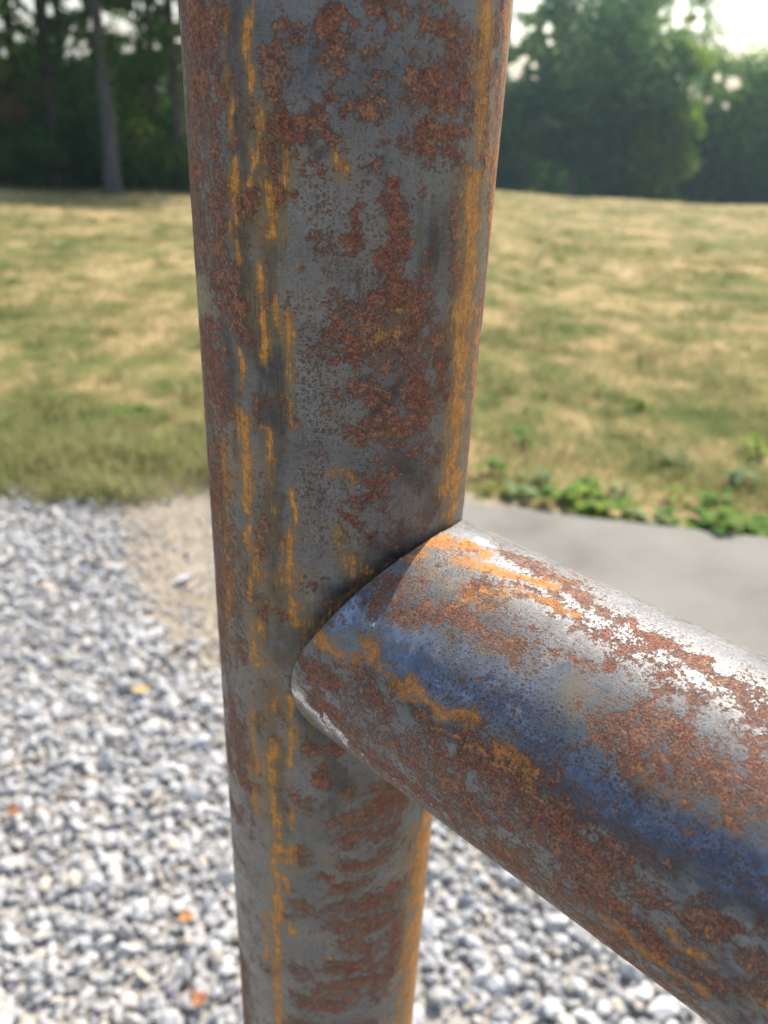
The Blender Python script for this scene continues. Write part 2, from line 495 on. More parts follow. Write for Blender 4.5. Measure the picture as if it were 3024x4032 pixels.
r_, o_, b_, d_, t_, p_, g_, w_ = 'rust', 'orange', 'blue', 'dark', 'tan', 'pits', 'bright', 'white'
POST_MARKS = [
 (r_,1,[(200,-60),(215,250),(210,390)],82,1),(r_,1,[(235,450),(265,600)],42,1),(r_,1,[(195,420),(185,900)],55,.75),
 (r_,1,[(265,700),(300,850)],40,1),(r_,1,[(270,900),(290,1230)],50,1),(r_,1,[(330,1210),(345,1360),(380,1438)],42,1),
 (r_,1,[(200,900),(215,1150)],40,.7),
 (r_,1,[(560,120),(592,170)],40,1),(r_,1,[(540,270),(550,370)],52,1),(r_,1,[(555,540),(560,640)],55,.75),
 (r_,1,[(715,85),(790,60),(855,80)],28,1),(r_,1,[(765,110),(800,180)],62,1),(r_,1,[(770,235)],48,1),(r_,1,[(815,310)],28,1),(r_,1,[(800,395)],14,1),
 (r_,1,[(925,122)],14,1),(r_,1,[(955,218)],36,1),(r_,1,[(1000,325)],52,1),(r_,1,[(985,20),(1050,-10)],45,1),
 (r_,1,[(895,450),(985,470)],42,1),(r_,1,[(805,430)],16,1),(r_,1,[(700,505),(650,580)],34,1),(r_,1,[(750,530),(800,580)],38,1),(r_,1,[(820,615)],16,1),
 (r_,1,[(1000,705)],40,1),(r_,1,[(1050,800),(1040,885)],38,1),(r_,1,[(1075,955),(1060,1050)],50,1),(r_,1,[(1050,1120),(1040,1240)],48,1),
 (r_,1,[(905,950),(890,1030)],36,1),(r_,1,[(750,1075)],42,1),(r_,1,[(760,1180)],24,.8),
 (r_,1,[(1180,390),(1300,450)],66,1),(r_,1,[(1190,590),(1330,560)],58,1),(r_,1,[(1105,620)],28,1),(r_,1,[(1340,340),(1400,430)],60,.9),
 (r_,1,[(1250,120),(1390,230)],110,.62),(r_,1,[(1230,650),(1350,720)],50,.7),(r_,1,[(1200,1130)],24,1),(r_,1,[(1190,1205)],24,1),(r_,1,[(1320,900),(1310,1250)],50,.5),
 (r_,1,[(960,1330),(1110,1300)],85,1),(r_,1,[(430,520)],15,1),(r_,1,[(405,890)],34,1),(r_,1,[(600,850)],20,1),(r_,1,[(500,640),(530,920)],40,.55),
 (o_,1,[(815,655),(845,745)],24,1),(o_,1,[(1040,30)],14,.6),
 (o_,1,[(425,-40),(418,200),(426,430)],15,1),(o_,1,[(467,470),(470,560)],15,1),(o_,1,[(430,620),(425,800)],15,1),
 (o_,1,[(340,470),(345,610)],12,.9),(o_,1,[(362,720),(370,920)],18,1),(o_,1,[(350,950),(378,1140)],13,.9),
 (o_,1,[(580,680),(575,820)],26,.75),(o_,1,[(480,860),(545,1010)],42,.7),(o_,1,[(475,1090),(482,1210)],15,1),(o_,1,[(490,1390)],24,.9),(o_,1,[(550,1300),(560,1438)],13,.9),
 (o_,1,[(1465,-40),(1445,300),(1430,620)],38,.8),(o_,1,[(1405,760),(1368,1438)],44,.95),(o_,1,[(1490,800),(1470,930)],10,1),(o_,1,[(1545,0),(1530,330)],24,.8),
 (o_,1,[(600,860)],16,1),(o_,1,[(1040,1030)],26,.8),(o_,1,[(1075,1390)],22,1),
 (o_,1,[(320,0),(330,440)],8,.7),
 (b_,1,[(380,-40),(395,430)],58,.9),(b_,1,[(640,60),(680,400)],66,1),(b_,1,[(820,120),(900,420)],80,.5),(b_,1,[(1050,200),(1150,560)],90,.45),
 (d_,1,[(360,0),(390,700)],50,.55),(d_,1,[(1230,980),(1220,1100)],70,.8),(d_,1,[(520,560),(400,1100)],60,.6),(d_,1,[(740,640)],50,.5),(d_,1,[(1476,-20),(1466,280)],8,1),(d_,1,[(330,820)],30,.8),
 (d_,1,[(420,1180),(420,1438)],50,.8),(d_,1,[(850,1180)],60,.45),
 (r_,1,[(1530,0),(1500,600),(1470,1000),(1430,1438)],34,.75),(r_,1,[(1480,320),(1440,700)],40,.6),(o_,1,[(1500,350),(1470,800)],26,.75),(o_,1,[(1560,-20),(1530,400),(1490,800),(1450,1438)],20,.8),  # rust on the right edge; its orange also paints in the sunlit rim
 (r_,2,[(1400,60),(1380,420),(1340,900)],30,.6),(o_,2,[(1400,40),(1370,560),(1335,980)],18,.8),(r_,2,[(120,120),(150,500),(170,900),(190,1300),(205,1660)],46,.7),(r_,1,[(140,0),(160,400),(175,800),(190,1150)],40,.8),
 (r_,4,[(120,200),(140,420)],40,.7),(r_,4,[(1000,640),(1120,560)],60,.8),(r_,4,[(1060,1100),(1000,1600)],60,.6),(r_,4,[(620,1130),(900,1060)],50,.5),(r_,4,[(880,1420),(960,1700)],70,.6),
 (o_,4,[(1240,740),(1180,1300),(1140,1880)],26,.7),
 # middle
 (r_,2,[(165,110)],40,.9),(r_,2,[(165,240),(185,420),(205,500)],52,1),(r_,2,[(165,560),(205,940)],56,.62),(r_,2,[(205,980),(215,1680)],56,.62),(r_,2,[(250,1000),(290,1650)],40,.35),
 (r_,2,[(245,90),(305,40)],42,1),(r_,2,[(320,175)],34,1),(r_,2,[(580,212),(625,208)],16,1),
 (r_,2,[(900,30),(1080,40)],105,1),(r_,2,[(880,180),(1080,190)],128,1),(r_,2,[(790,390),(900,420)],70,1),(r_,2,[(1100,330),(1130,460)],66,1),
 (r_,2,[(890,560),(1000,540)],70,1),(r_,2,[(1050,570),(1130,530)],62,1),(r_,2,[(1020,620)],48,1),(r_,2,[(1190,80),(1250,230)],70,.6),
 (r_,2,[(945,805),(1010,800)],38,1),(r_,2,[(890,855)],24,1),(r_,2,[(850,932),(905,915)],46,1),(r_,2,[(952,955)],20,1),(r_,2,[(765,1003),(822,1020)],24,1),(r_,2,[(915,1040)],32,1),
 (r_,2,[(605,1300)],30,1),(r_,2,[(680,1265)],20,1),(r_,2,[(850,1295)],30,.9),(r_,2,[(375,420),(385,510)],24,1),(r_,2,[(400,1440)],34,.9),(r_,2,[(385,930),(395,1180)],28,.7),
 (r_,2,[(590,460)],10,1),(r_,2,[(770,575)],20,1),(r_,2,[(1110,680)],34,1),(r_,2,[(1100,880)],15,1),(r_,2,[(1040,1075)],14,1),(r_,2,[(1155,815)],24,.9),(r_,2,[(1220,480)],60,.5),(r_,2,[(1200,720)],80,.5),(r_,2,[(1200,200),(1260,420)],40,.5),
 (r_,2,[(930,690)],28,.9),(r_,2,[(700,1400)],30,.6),(r_,2,[(480,1440)],40,.6),
 (o_,2,[(300,230),(295,385)],12,1),(o_,2,[(303,495),(320,700),(325,920)],26,1),(o_,2,[(330,960),(342,1400)],15,.9),(o_,2,[(345,1480),(350,1680)],14,.9),
 (o_,2,[(410,50),(415,285)],17,.95),(o_,2,[(432,570),(425,830)],24,.8),(o_,2,[(370,730)],20,.9),(o_,2,[(395,560)],18,.7),
 (o_,2,[(530,50),(530,340)],18,.95),(o_,2,[(522,400),(536,610)],13,.9),(o_,2,[(541,850),(541,1060)],11,1),(o_,2,[(520,1080),(540,1500)],24,.85),(o_,2,[(480,1100),(500,1300)],30,.6),
 (o_,2,[(690,785),(790,740),(820,830)],16,.8),(o_,2,[(745,1075)],34,.7),
 (o_,2,[(1345,20),(1300,500),(1280,900)],46,.95),(o_,2,[(1290,940),(1262,1040)],32,.9),(o_,2,[(1392,150),(1372,500)],16,.8),(o_,2,[(1240,850),(1250,1000)],28,.6),
 (o_,2,[(1040,75)],22,1),(o_,2,[(990,595)],22,.9),(o_,2,[(940,150),(1040,170)],60,.4),(o_,2,[(760,1150),(900,1250)],60,.35),(o_,2,[(220,640),(240,1600)],40,.5),
 (d_,2,[(460,240),(480,560)],62,1),(d_,2,[(440,880),(450,1000)],56,.9),(d_,2,[(230,150),(250,480)],34,.8),(d_,2,[(1265,130),(1250,420)],40,.85),(d_,2,[(1210,940)],42,.9),
 (d_,2,[(920,475),(1035,392)],26,1.2),(d_,2,[(1000,1150),(720,1420),(560,1560)],120,.75),(d_,2,[(1020,720),(1180,900)],80,.5),(d_,2,[(270,600),(275,720)],20,.9),(d_,2,[(300,1100),(440,1600)],60,.55),  # widest dark mark: olive steel plus painted contact shade at the joint
 (o_,2,[(330,650),(400,1660)],120,.10),(o_,4,[(330,0),(330,700)],130,.12),(o_,2,[(480,1100),(600,1600)],110,.05),(o_,1,[(470,500),(480,1438)],110,.0),(b_,1,[(480,0),(1000,500)],160,.5),
 (d_,1,[(350,-20),(385,700),(400,1438)],50,.75),(d_,2,[(380,0),(440,700),(470,1660)],60,.7),(d_,1,[(560,400),(520,1438)],40,.55),(d_,4,[(340,0),(440,900)],60,.5),(d_,1,[(690,100),(700,600)],40,.4),(o_,2,[(860,1300),(720,1420),(620,1560)],16,.45),(r_,2,[(1000,1200),(860,1300)],26,.5),
 (p_,2,[(650,120),(650,1050)],100,1),(p_,2,[(800,760),(900,720)],90,.8),(p_,2,[(1100,150),(1100,500)],100,.4),(p_,1,[(720,900),(900,1250)],120,.6),(p_,1,[(620,150),(650,400)],70,.5),
 # below the rail
 (r_,4,[(150,60),(180,330)],85,.62),(r_,4,[(205,470)],64,1),(r_,4,[(155,640)],38,1),(r_,4,[(180,900)],34,.9),(r_,4,[(205,1450),(235,1880)],26,.9),
 (r_,4,[(600,360)],66,1),(r_,4,[(740,340)],50,.9),(r_,4,[(630,480),(660,520)],46,1),(r_,4,[(560,650)],66,.75),(r_,4,[(790,590)],40,1),(r_,4,[(1010,560)],80,1),
 (r_,4,[(770,730),(1060,640)],74,1),(r_,4,[(790,830),(1010,790)],60,.95),(r_,4,[(550,930)],48,.9),(r_,4,[(770,985),(950,940)],62,.95),(r_,4,[(680,1060)],38,.9),(r_,4,[(530,1200)],62,.95),
 (r_,4,[(750,1185),(1010,1150)],70,.95),(r_,4,[(790,1300),(1010,1270)],76,.95),(r_,4,[(800,1400)],66,.9),(r_,4,[(520,1570)],64,.9),(r_,4,[(690,1530),(920,1490)],50,.95),(r_,4,[(700,1640),(880,1600)],58,.95),
 (r_,4,[(560,1730),(830,1710)],54,.95),(r_,4,[(330,1540)],32,.9),(r_,4,[(500,1850),(900,1850)],60,.8),(r_,4,[(300,150),(330,260)],60,.5),
 (o_,4,[(365,300),(385,700),(400,1000),(395,1300),(412,1880)],22,1),(o_,4,[(480,60),(475,430)],19,.95),(o_,4,[(475,650),(480,780)],15,.9),(o_,4,[(468,870),(476,980)],32,1),(o_,4,[(445,1050),(450,1140)],15,.9),(o_,4,[(480,1330)],22,.8),
 (o_,4,[(270,100),(290,700)],28,.75),(o_,4,[(1210,720),(1150,1300),(1110,1880)],46,.95),(o_,4,[(1140,1000),(1090,1500)],40,.55),(o_,4,[(330,1250),(350,1500)],20,.7),(o_,4,[(680,940)],26,.7),(o_,4,[(680,1480)],20,.7),(o_,4,[(620,400)],50,.4),(o_,4,[(790,600)],36,.45),
 (d_,4,[(560,120),(760,560)],110,.6),(d_,4,[(420,350),(430,640)],30,.6),(d_,4,[(1010,1260)],60,.6),(d_,4,[(700,640)],60,.5),(d_,4,[(140,600),(160,680)],24,1),
]
RAIL_MARKS = [
 (r_,3,[(790,212),(1250,480),(1660,725)],22,.8),(r_,3,[(860,240),(1000,320)],26,.6),
 (r_,3,[(390,385),(500,330)],66,.42),(r_,3,[(560,395),(700,450),(845,535)],30,1),(r_,3,[(710,325),(790,400)],48,.6),(r_,3,[(855,545)],22,1),(r_,3,[(470,400),(600,430)],40,.8),(r_,3,[(900,470)],40,.5),
 (r_,3,[(1170,790),(1300,870),(1450,950),(1620,1030)],84,.95),(r_,3,[(1230,735),(1400,820)],46,.85),(r_,3,[(1150,685)],20,1),(r_,3,[(1640,940)],100,.9),(r_,3,[(1340,690),(1500,700)],60,.45),(r_,3,[(1600,700),(1670,770)],56,.7),(r_,3,[(1000,560),(1200,600)],50,.35),
 (r_,3,[(165,590),(260,660)],56,.8),(r_,3,[(320,670),(420,720)],66,.8),(r_,3,[(200,720),(330,800)],50,.7),(r_,3,[(555,805)],66,.9),(r_,3,[(690,880),(900,985)],84,.95),(r_,3,[(760,960),(1000,1130)],84,.95),(r_,3,[(1100,1180)],58,.9),(r_,3,[(590,950),(760,1090)],40,.8),(r_,3,[(420,800),(520,900)],46,.7),
 (r_,3,[(1110,935)],16,.9),(r_,3,[(675,625)],14,1),(r_,3,[(710,632)],8,1),(r_,3,[(640,500)],30,.6),
 (o_,3,[(545,180),(640,205),(725,225)],36,1.1),(o_,3,[(640,238),(800,290),(960,325)],20,1),(o_,3,[(860,355),(1035,415)],15,.95),(o_,3,[(690,350),(800,370)],54,.65),(o_,3,[(760,270)],30,.6),(o_,3,[(480,260),(560,230)],30,.6),
 (o_,3,[(215,495),(300,565)],34,.85),(o_,3,[(300,540),(340,590)],40,.8),(o_,3,[(370,500),(420,590)],44,.95),(o_,3,[(440,620),(485,685)],34,.9),(o_,3,[(495,635),(580,720),(700,775)],26,1),(o_,3,[(520,700),(600,740)],26,.8),
 (o_,3,[(545,765),(620,800),(720,860),(960,1030)],9,1),(o_,3,[(790,850),(915,935)],32,.85),(o_,3,[(1240,935),(1420,1020)],32,.6),(o_,3,[(1390,1110)],24,.6),(o_,3,[(1430,1000)],36,.6),(o_,3,[(700,250),(740,235)],24,1),
 (b_,3,[(285,425),(320,400)],56,1.2),(b_,3,[(420,555),(620,660),(780,750),(900,850),(1100,985),(1300,1110),(1480,1215)],80,1),(b_,3,[(560,560),(900,720)],60,.5),
 (g_,3,[(480,480),(900,620),(1050,560)],80,.6),(g_,3,[(275,430),(330,400),(400,440)],44,.7),(g_,3,[(600,640),(900,800)],40,.35),(g_,3,[(900,360),(1250,540),(1659,760)],80,.35),(r_,3,[(850,330),(1250,560),(1659,800)],80,.05),(g_,3,[(700,200),(1000,340)],40,.6),  # long bright mark lies on the rail's highlight band and paints part of it
 (t_,3,[(730,530)],52,.8),(t_,3,[(1060,690)],66,1),(t_,3,[(880,590)],44,.7),(t_,3,[(1040,760)],40,.7),(t_,3,[(1250,930),(1420,1020)],44,.7),(t_,3,[(560,290),(620,340)],60,.5),
 (d_,3,[(930,930),(1100,1055),(1360,1240)],56,.9),(d_,3,[(520,740),(900,960)],40,.6),(d_,3,[(380,600),(480,640)],40,.5),(d_,3,[(880,880)],40,.6),
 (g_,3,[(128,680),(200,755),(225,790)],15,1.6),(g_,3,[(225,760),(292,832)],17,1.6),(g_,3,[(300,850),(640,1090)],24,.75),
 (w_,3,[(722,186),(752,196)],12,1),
 (p_,3,[(450,330),(900,560)],90,.9),(p_,3,[(600,640),(1000,860),(1250,1000)],110,1),(p_,3,[(800,220),(1300,520),(1659,720)],60,1),(p_,3,[(1000,1000),(1300,1200)],80,.7),(p_,3,[(600,220),(700,300)],70,.6),(p_,3,[(1200,700),(1600,1000)],120,.6),
 (r_,3,[(300,830),(640,1080)],56,.5),(r_,8,[(60,1330),(600,1760),(1050,2140)],84,.5),(r_,3,[(200,640),(700,1000)],90,.35),
 (r_,8,[(500,1450),(750,1610)],76,.9),(r_,8,[(540,1560),(720,1680)],60,.85),(r_,8,[(900,1740)],38,.9),(r_,8,[(1040,1795),(1170,1860)],42,.95),(r_,8,[(1300,1950)],50,.9),(r_,8,[(240,1360),(400,1500)],50,.7),(r_,8,[(650,1700),(820,1800)],48,.7),(r_,8,[(1150,2050),(1300,2100)],60,.6),(r_,8,[(900,1900),(1050,1990)],50,.6),
 (o_,8,[(725,1795),(900,1950),(1110,2085)],18,.85),(o_,8,[(990,1885),(1110,1955)],24,.8),(o_,8,[(1280,2100),(1351,2150)],40,.6),(o_,8,[(1150,1870)],22,.8),(o_,8,[(1280,1980)],24,.7),
 (d_,8,[(560,1300),(850,1480),(1200,1660),(1400,1760)],62,1),(d_,8,[(880,1930),(1200,2100)],80,.8),(d_,8,[(1000,1640),(1351,1860)],60,.5),
 (b_,8,[(700,1330),(900,1420),(1100,1530),(1380,1700)],62,1),
 (p_,8,[(600,1350),(1200,1650)],90,1),(r_,8,[(1250,1290),(1351,1400)],70,.6),
]

def pipe_material(name, seed, blue_gain, film_base, st_k, otint, pk, sg, ob):
    t = NT(name)
    sv = t.attr('surf', 'Vector')                     # millimetres along the skin of the pipe
    off = t.n.new('ShaderNodeVectorMath'); off.operation = 'ADD'
    t.set(off.inputs[0], sv); off.inputs[1].default_value = (seed, seed * 1.7, seed)
    v = off.outputs[0]
    fr = {k: t.attr(k) for k in (r_, o_, b_, d_, t_, p_, g_, w_)}
    def sgn(x, k): return t.math('MULTIPLY', t.math('SUBTRACT', x, .5), k)
    def add(*a):
        x = a[0]
        for b in a[1:]: x = t.math('ADD', x, b)
        return x
    def mul(a, b): return t.math('MULTIPLY', a, b)
    def inv(a): return t.math('SUBTRACT', 1.0, a)
    n_lo = t.noise(v, .06, 5, .65)                    # ~16 mm
    n_md = t.noise(v, .33, 7, .72, .6)                # ~3 mm, ragged
    n_m2 = t.noise(t.vmul(v, (1, 1, 1)), .85, 5, .7, .3)
    n_hi = t.noise(v, 2.2, 4, .7)                     # grain
    n_st = t.noise(t.vmul(v, (.9, .05, 1)), 1.0, 5, .65)       # drips / drawing lines
    n_s2 = t.noise(t.vmul(v, (3.0, .12, 1)), 1.0, 4, .6)
    n_br = t.noise(t.vmul(v, (.25, 4.0, 1)), 1.0, 3, .6)       # brushed cross marks
    vd = t.voro(v, pk); vc = t.n.new('ShaderNodeSeparateColor'); t.set(vc.inputs[0], t.voro(v, pk, 'Color'))
    vd2 = t.voro(v, pk * 2); vc2 = t.n.new('ShaderNodeSeparateColor'); t.set(vc2.inputs[0], t.voro(v, pk * 2, 'Color'))
    # --- bare steel and mill scale
    steel = t.ramp(add(mul(n_lo, .5), mul(n_md, .3), mul(n_m2, .2)),
                   [(.32, tuple(sg * q for q in (.056, .060, .061))), (.5, tuple(sg * q for q in (.128, .132, .132))), (.68, tuple(sg * q for q in (.215, .22, .218)))])
    steel = t.mix(mul(t.mapr(n_br, .45, .75), .20), steel, (.30, .30, .30))
    steel = t.mix(mul(t.mapr(n_s2, .50, .72), .40), steel, (.045, .045, .043))
    steel = t.mix(mul(t.mapr(add(n_hi, sgn(n_md, .5)), .53, .66), .6), steel, (.036, .032, .028))
    steel = t.mix(mul(t.mapr(add(t.noise(v, 1.1, 5, .75), sgn(n_lo, .6)), .56, .68), .45), steel, (.15, .095, .062))
    steel = t.mix(mul(t.mapr(t.noise(v, 3.2, 3, .6), .60, .72), .30), steel, (.36, .35, .33))
    dark = t.mapr(add(fr[d_], sgn(n_st, 2.4), sgn(n_md, 1.6), sgn(n_lo, 1.2)), -.75, .7)
    steel = t.mix(mul(dark, .88), steel, (.022, .031, .041))
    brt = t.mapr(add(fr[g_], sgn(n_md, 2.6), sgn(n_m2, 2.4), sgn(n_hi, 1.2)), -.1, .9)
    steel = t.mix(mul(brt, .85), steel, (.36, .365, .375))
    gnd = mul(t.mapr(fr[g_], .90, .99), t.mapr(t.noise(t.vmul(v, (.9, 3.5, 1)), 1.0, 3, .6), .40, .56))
    blu = t.mapr(add(fr[b_], sgn(n_lo, 1.4), sgn(n_m2, .7)), -.45, 1.0)
    steel = t.mix(mul(blu, blue_gain), steel, t.mix(mul(brt, .8), t.mix(t.mapr(n_md, .35, .7), (.060, .077, .122), (.165, .205, .285)), (.30, .40, .52)))
    tan = t.mapr(add(fr[t_], sgn(n_md, 1.4)), -.25, .8)
    steel = t.mix(mul(tan, .7), steel, (.31, .235, .145))
    # --- round pits of first rust
    pr = t.mapr(add(fr[p_], sgn(n_lo, 2.4)), -.9, 1.0, .0, 1.0)
    rad1 = mul(mul(vc.outputs[0], pr), .40)
    rad2 = mul(mul(vc2.outputs[1], pr), .40)
    wob = sgn(n_hi, .35)
    pit = t.math('MAXIMUM', t.mapr(t.math('SUBTRACT', add(rad1, wob), vd), -.12, .07),
                 t.mapr(t.math('SUBTRACT', add(rad2, wob), vd2), -.14, .07))
    pit = mul(pit, t.mapr(pr, .02, .3))
    steel = t.mix(mul(pit, .80), steel, t.mix(vc.outputs[1], (.050, .044, .040), (.115, .058, .040)))
    nod2_ = sgn(vc2.outputs[0], .5)
    # --- thin ochre film that runs down the pipe
    o_e = add(fr[o_], sgn(n_st, st_k), sgn(n_md, 1.7), sgn(n_m2, ob), sgn(n_hi, ob), sgn(n_s2, st_k), mul(nod2_, ob * .2))
    film = t.mapr(add(o_e, film_base, sgn(n_lo, 1.6)), -.9, .85)
    ora = t.mapr(o_e, -.12, .85)
    core = t.mapr(o_e, .05, .9)
    c_or = t.ramp(add(mul(n_md, .35), mul(n_m2, .35), mul(n_hi, .3)),
                  [(.34, (.16, .065, .02)), (.44, (.38, .17, .035)), (.53, (.58, .28, .055)), (.64, (.68, .42, .13))])
    c_or = t.mix(1.0, c_or, otint, 'MULTIPLY')
    c_or = t.mix(core, t.mix(1.0, c_or, (.50, .46, .52), 'MULTIPLY'), c_or)
    # --- scaly rust: nodules that crowd together
    nod = sgn(vc.outputs[2], .55); nod2 = sgn(vc2.outputs[2], .5)
    r_e = add(fr[r_], -.16, sgn(n_md, 2.6), sgn(n_m2, 2.7), sgn(n_hi, 2.1), sgn(n_lo, .8), nod, nod2)
    rust = t.mapr(r_e, -.22, .36)
    halo = t.mapr(r_e, -1.1, .15)
    deep = t.mapr(r_e, .1, 1.0)
    rv = add(mul(n_hi, .42), mul(n_m2, .30), mul(n_md, .18), mul(n_lo, .10))
    c_ru = t.ramp(rv, [(.36, (.038, .018, .014)), (.43, (.095, .044, .029)), (.50, (.180, .088, .054)), (.57, (.310, .165, .098)), (.66, (.48, .30, .18))])
    red = t.mapr(add(n_lo, sgn(vc.outputs[0], .12), sgn(n_md, .5)), .40, .62)
    c_mr = t.mix(red, c_ru, t.mix(1.0, c_ru, (.80, .56, .52), 'MULTIPLY'))
    c_mr = t.mix(mul(t.mapr(add(n_md, sgn(vc2.outputs[0], .2)), .56, .72), .55), c_mr, (.37, .165, .062))
    col = t.mix(mul(halo, .46), steel, t.mix(n_m2, (.07, .045, .03), (.20, .115, .065)))
    col = t.mix(mul(film, .66), col, t.mix(n_m2, (.10, .070, .030), (.27, .17, .055)))
    col = t.mix(mul(ora, .86), col, c_or)
    rust_o = mul(rust, inv(mul(ora, .6)))
    col = t.mix(mul(rust_o, .95), col, c_mr)
    col = t.mix(gnd, col, (.80, .79, .76))  # ground scratches; near white also paints in the reflection of pale gravel
    wht = t.mapr(add(fr[w_], sgn(n_md, 1.2)), -.05, .25)
    col = t.mix(mul(wht, .85), col, (.62, .60, .55))
    cover = t.math('MAXIMUM', t.math('MAXIMUM', rust, mul(ora, .95)), t.math('MAXIMUM', wht, mul(pit, .8)))
    cover = t.math('MAXIMUM', cover, mul(halo, .5))
    metal = mul(inv(cover), t.mixf(brt, .35, .85))
    metal = mul(metal, inv(mul(film, .6)))
    rgh = t.mixf(cover, t.mapr(add(n_md, sgn(n_br, .6), sgn(n_m2, .5)), .3, .75, .27, .50), t.mapr(n_hi, .3, .7, .95, .72))
    # relief: flaked rust is grainy and slightly proud, pits sink
    hgt = add(mul(rust, add(.12, mul(n_hi, 1.3), mul(n_m2, .8))), mul(pit, -.15))
    hgt = add(hgt, mul(n_br, .10), mul(n_md, .22), mul(n_hi, .12))
    return t.principled(col, rgh, metal, t.bump(hgt, .8, .00022), spec=.35)

railing = empty('pipe_railing', (PC[0], PC[1], 0))
tag(railing, 'rusty grey steel pipe post with a matching pipe rail coped onto it', 'pipe railing')
org = np.array([PC[0], PC[1], 0.0])
mat_post = pipe_material('rusted_mill_scale', 3.0, .30, .42, 2.8, (1.0, .90, .84), .80, 1.15, 1.1)
mat_rail = pipe_material('heat_tinted_steel', 131.0, .85, -.35, .6, (.92, .76, .78), 1.0, 1.45, 2.2)
LAYERS = (r_, o_, b_, d_, t_, p_, g_, w_)

# post
zz = np.concatenate([np.linspace(-.45, .90, 40)[:-1], np.linspace(.90, 1.27, 760), np.linspace(1.27, 1.42, 40)[1:]])
ph = np.linspace(-math.pi, math.pi, 361)
S, T = np.meshgrid(R * ph * 1e3, zz * 1e3, indexing='ij')
PHI = S / (R * 1e3)
rad = R + 6e-5 * (fbm(S / 18 + 40, T / 25 + 40, 5) - .5)
N = np.cos(PHI)[..., None] * pc_c + np.sin(PHI)[..., None] * pc_r
V = np.concatenate([PC + rad[..., None] * N, (T / 1e3)[..., None]], -1).reshape(-1, 3)
at = paint(POST_MARKS, post_st, S, T, 0.0, True)
V = V.reshape(S.shape + (3,)); V[..., :2] += N * (1.5e-4 * np.clip(at[r_], 0, 1) * (.3 + fbm(S / 1.6, T / 1.6, 91)))[..., None]; V = V.reshape(-1, 3)
# faces the photograph does not show go on in the same way
amb = fbm(S / 9 + 60, T / 14 + 60, 71) * 2 - 1
unseen = np.clip((np.abs(PHI) - 1.35) / .3, 0, 1)
unseen = np.maximum(unseen, np.clip((T - 1235) / 20, 0, 1)); unseen = np.maximum(unseen, np.clip((945 - T) / 20, 0, 1))
at[r_] = np.maximum(at[r_], amb * 1.3 - .2 - 2 * (1 - unseen))
at[r_] = np.maximum(at[r_], 2.2 * (fbm(S / 6, T / 6 + 99, 33) - .5) - .62)
at[o_] = np.maximum(at[o_], (fbm(S / 4 + 31, T / 60 + 7, 9) * 2 - 1) * 1.4 - .25 - 2 * (1 - unseen))
attrs = {k: at.get(k, np.full(S.shape, -1.0)).ravel() for k in LAYERS}
attrs['surf'] = np.stack([S.ravel(), T.ravel(), 0 * S.ravel()], 1)
nr, nz = S.shape
F = grid_faces(nr, nz)
post = make_mesh('post', V - org, F, mat_post, railing, True, attrs)
# domed cap that closes the top of the post
k = 48; an = np.linspace(0, 2 * math.pi, k, endpoint=False); V = []; 
for rr, z in ((R + .0006, 1.4195), (R + .0006, 1.424), (R * .93, 1.428), (R * .6, 1.433), (R * .02, 1.435)):
    V += [(rr * math.cos(a), rr * math.sin(a), z) for a in an]
F = [(i * k + j, i * k + (j + 1) % k, (i + 1) * k + (j + 1) % k, (i + 1) * k + j) for i in range(4) for j in range(k)]
make_mesh('post_cap', V, np.array(F), plain('rusted_cap', (.2, .1, .06), .85, 0, .4, 150), railing, True)

# rail: end cut to the curve read off the photograph, wall chamfered back to the post
th = np.linspace(math.radians(-150), math.radians(210), 361)
thd = np.degrees(th)
cut = np.interp(thd, [-150, -120, -90, -60, -45, -26, -10, 0, 14, 26, 39, 52, 66, 77, 84, 93, 102, 112, 118, 130, 150, 180, 210],
                [27, 19, 14, 19, 24, 27.8, 31.2, 31.7, 31.5, 30.2, 28.2, 25.7, 22.6, 19.6, 18.2, 17.4, 17.0, 17.0, 18.2, 21.5, 27, 30.5, 27]) / 1e3
cut = np.convolve(np.pad(cut, 4, mode='wrap'), np.ones(9) / 9, 'valid')
saddle = lambda rr: np.sqrt(np.maximum(R * R - (rr * np.sin(th)) ** 2, 0))
rows_t, rows_r = [], []
RI = R - .0048
rows_t.append(np.maximum(saddle(RI) + .012, cut)); rows_r.append(RI)       # inside of the bore
rows_t.append(np.minimum(saddle(RI) + .0006, cut - .0004)); rows_r.append(RI)
for fct, dr in ((.35, .0014), (.75, .0006), (.93, .00015)):
    base = np.minimum(saddle(RI) + .0006, cut - .0004)
    rows_t.append(base + (cut - base) * fct); rows_r.append(R - dr if fct > .5 else (RI + R) / 2)
ND = 560
for u in np.linspace(0, 1, ND):
    rows_t.append(cut + (.165 - cut) * u); rows_r.append(R)
for tt in np.linspace(.165, 1.55, 40)[1:]:
    rows_t.append(np.full(len(th), tt)); rows_r.append(R)
TT = np.stack(rows_t, 1); RR = np.array(rows_r)[None, :] * np.ones_like(TT)
TH = th[:, None] * np.ones_like(TT)
S = R * TH * 1e3; T = TT * 1e3
RR = RR + 6e-5 * (fbm(S / 18 + 10, T / 25 + 20, 6) - .5)
V = J0 + TT[..., None] * AX + RR[..., None] * (np.cos(TH)[..., None] * UP + np.sin(TH)[..., None] * E2)
at = paint(RAIL_MARKS, rail_st, S, T, .8)
THD = np.degrees(TH)
unseen = np.maximum(np.clip((-40 - THD) / 20, 0, 1), np.clip((THD - 125) / 15, 0, 1)); unseen = np.maximum(unseen, np.clip((T - 125) / 15, 0, 1))
amb = fbm(S / 9 + 160, T / 14 + 60, 72) * 2 - 1
at[r_] = np.maximum(at[r_], amb * 1.3 - .2 - 2 * (1 - unseen))
at[r_] = np.maximum(at[r_], 2.2 * (fbm(S / 6 + 50, T / 6 + 9, 34) - .5) - .66)
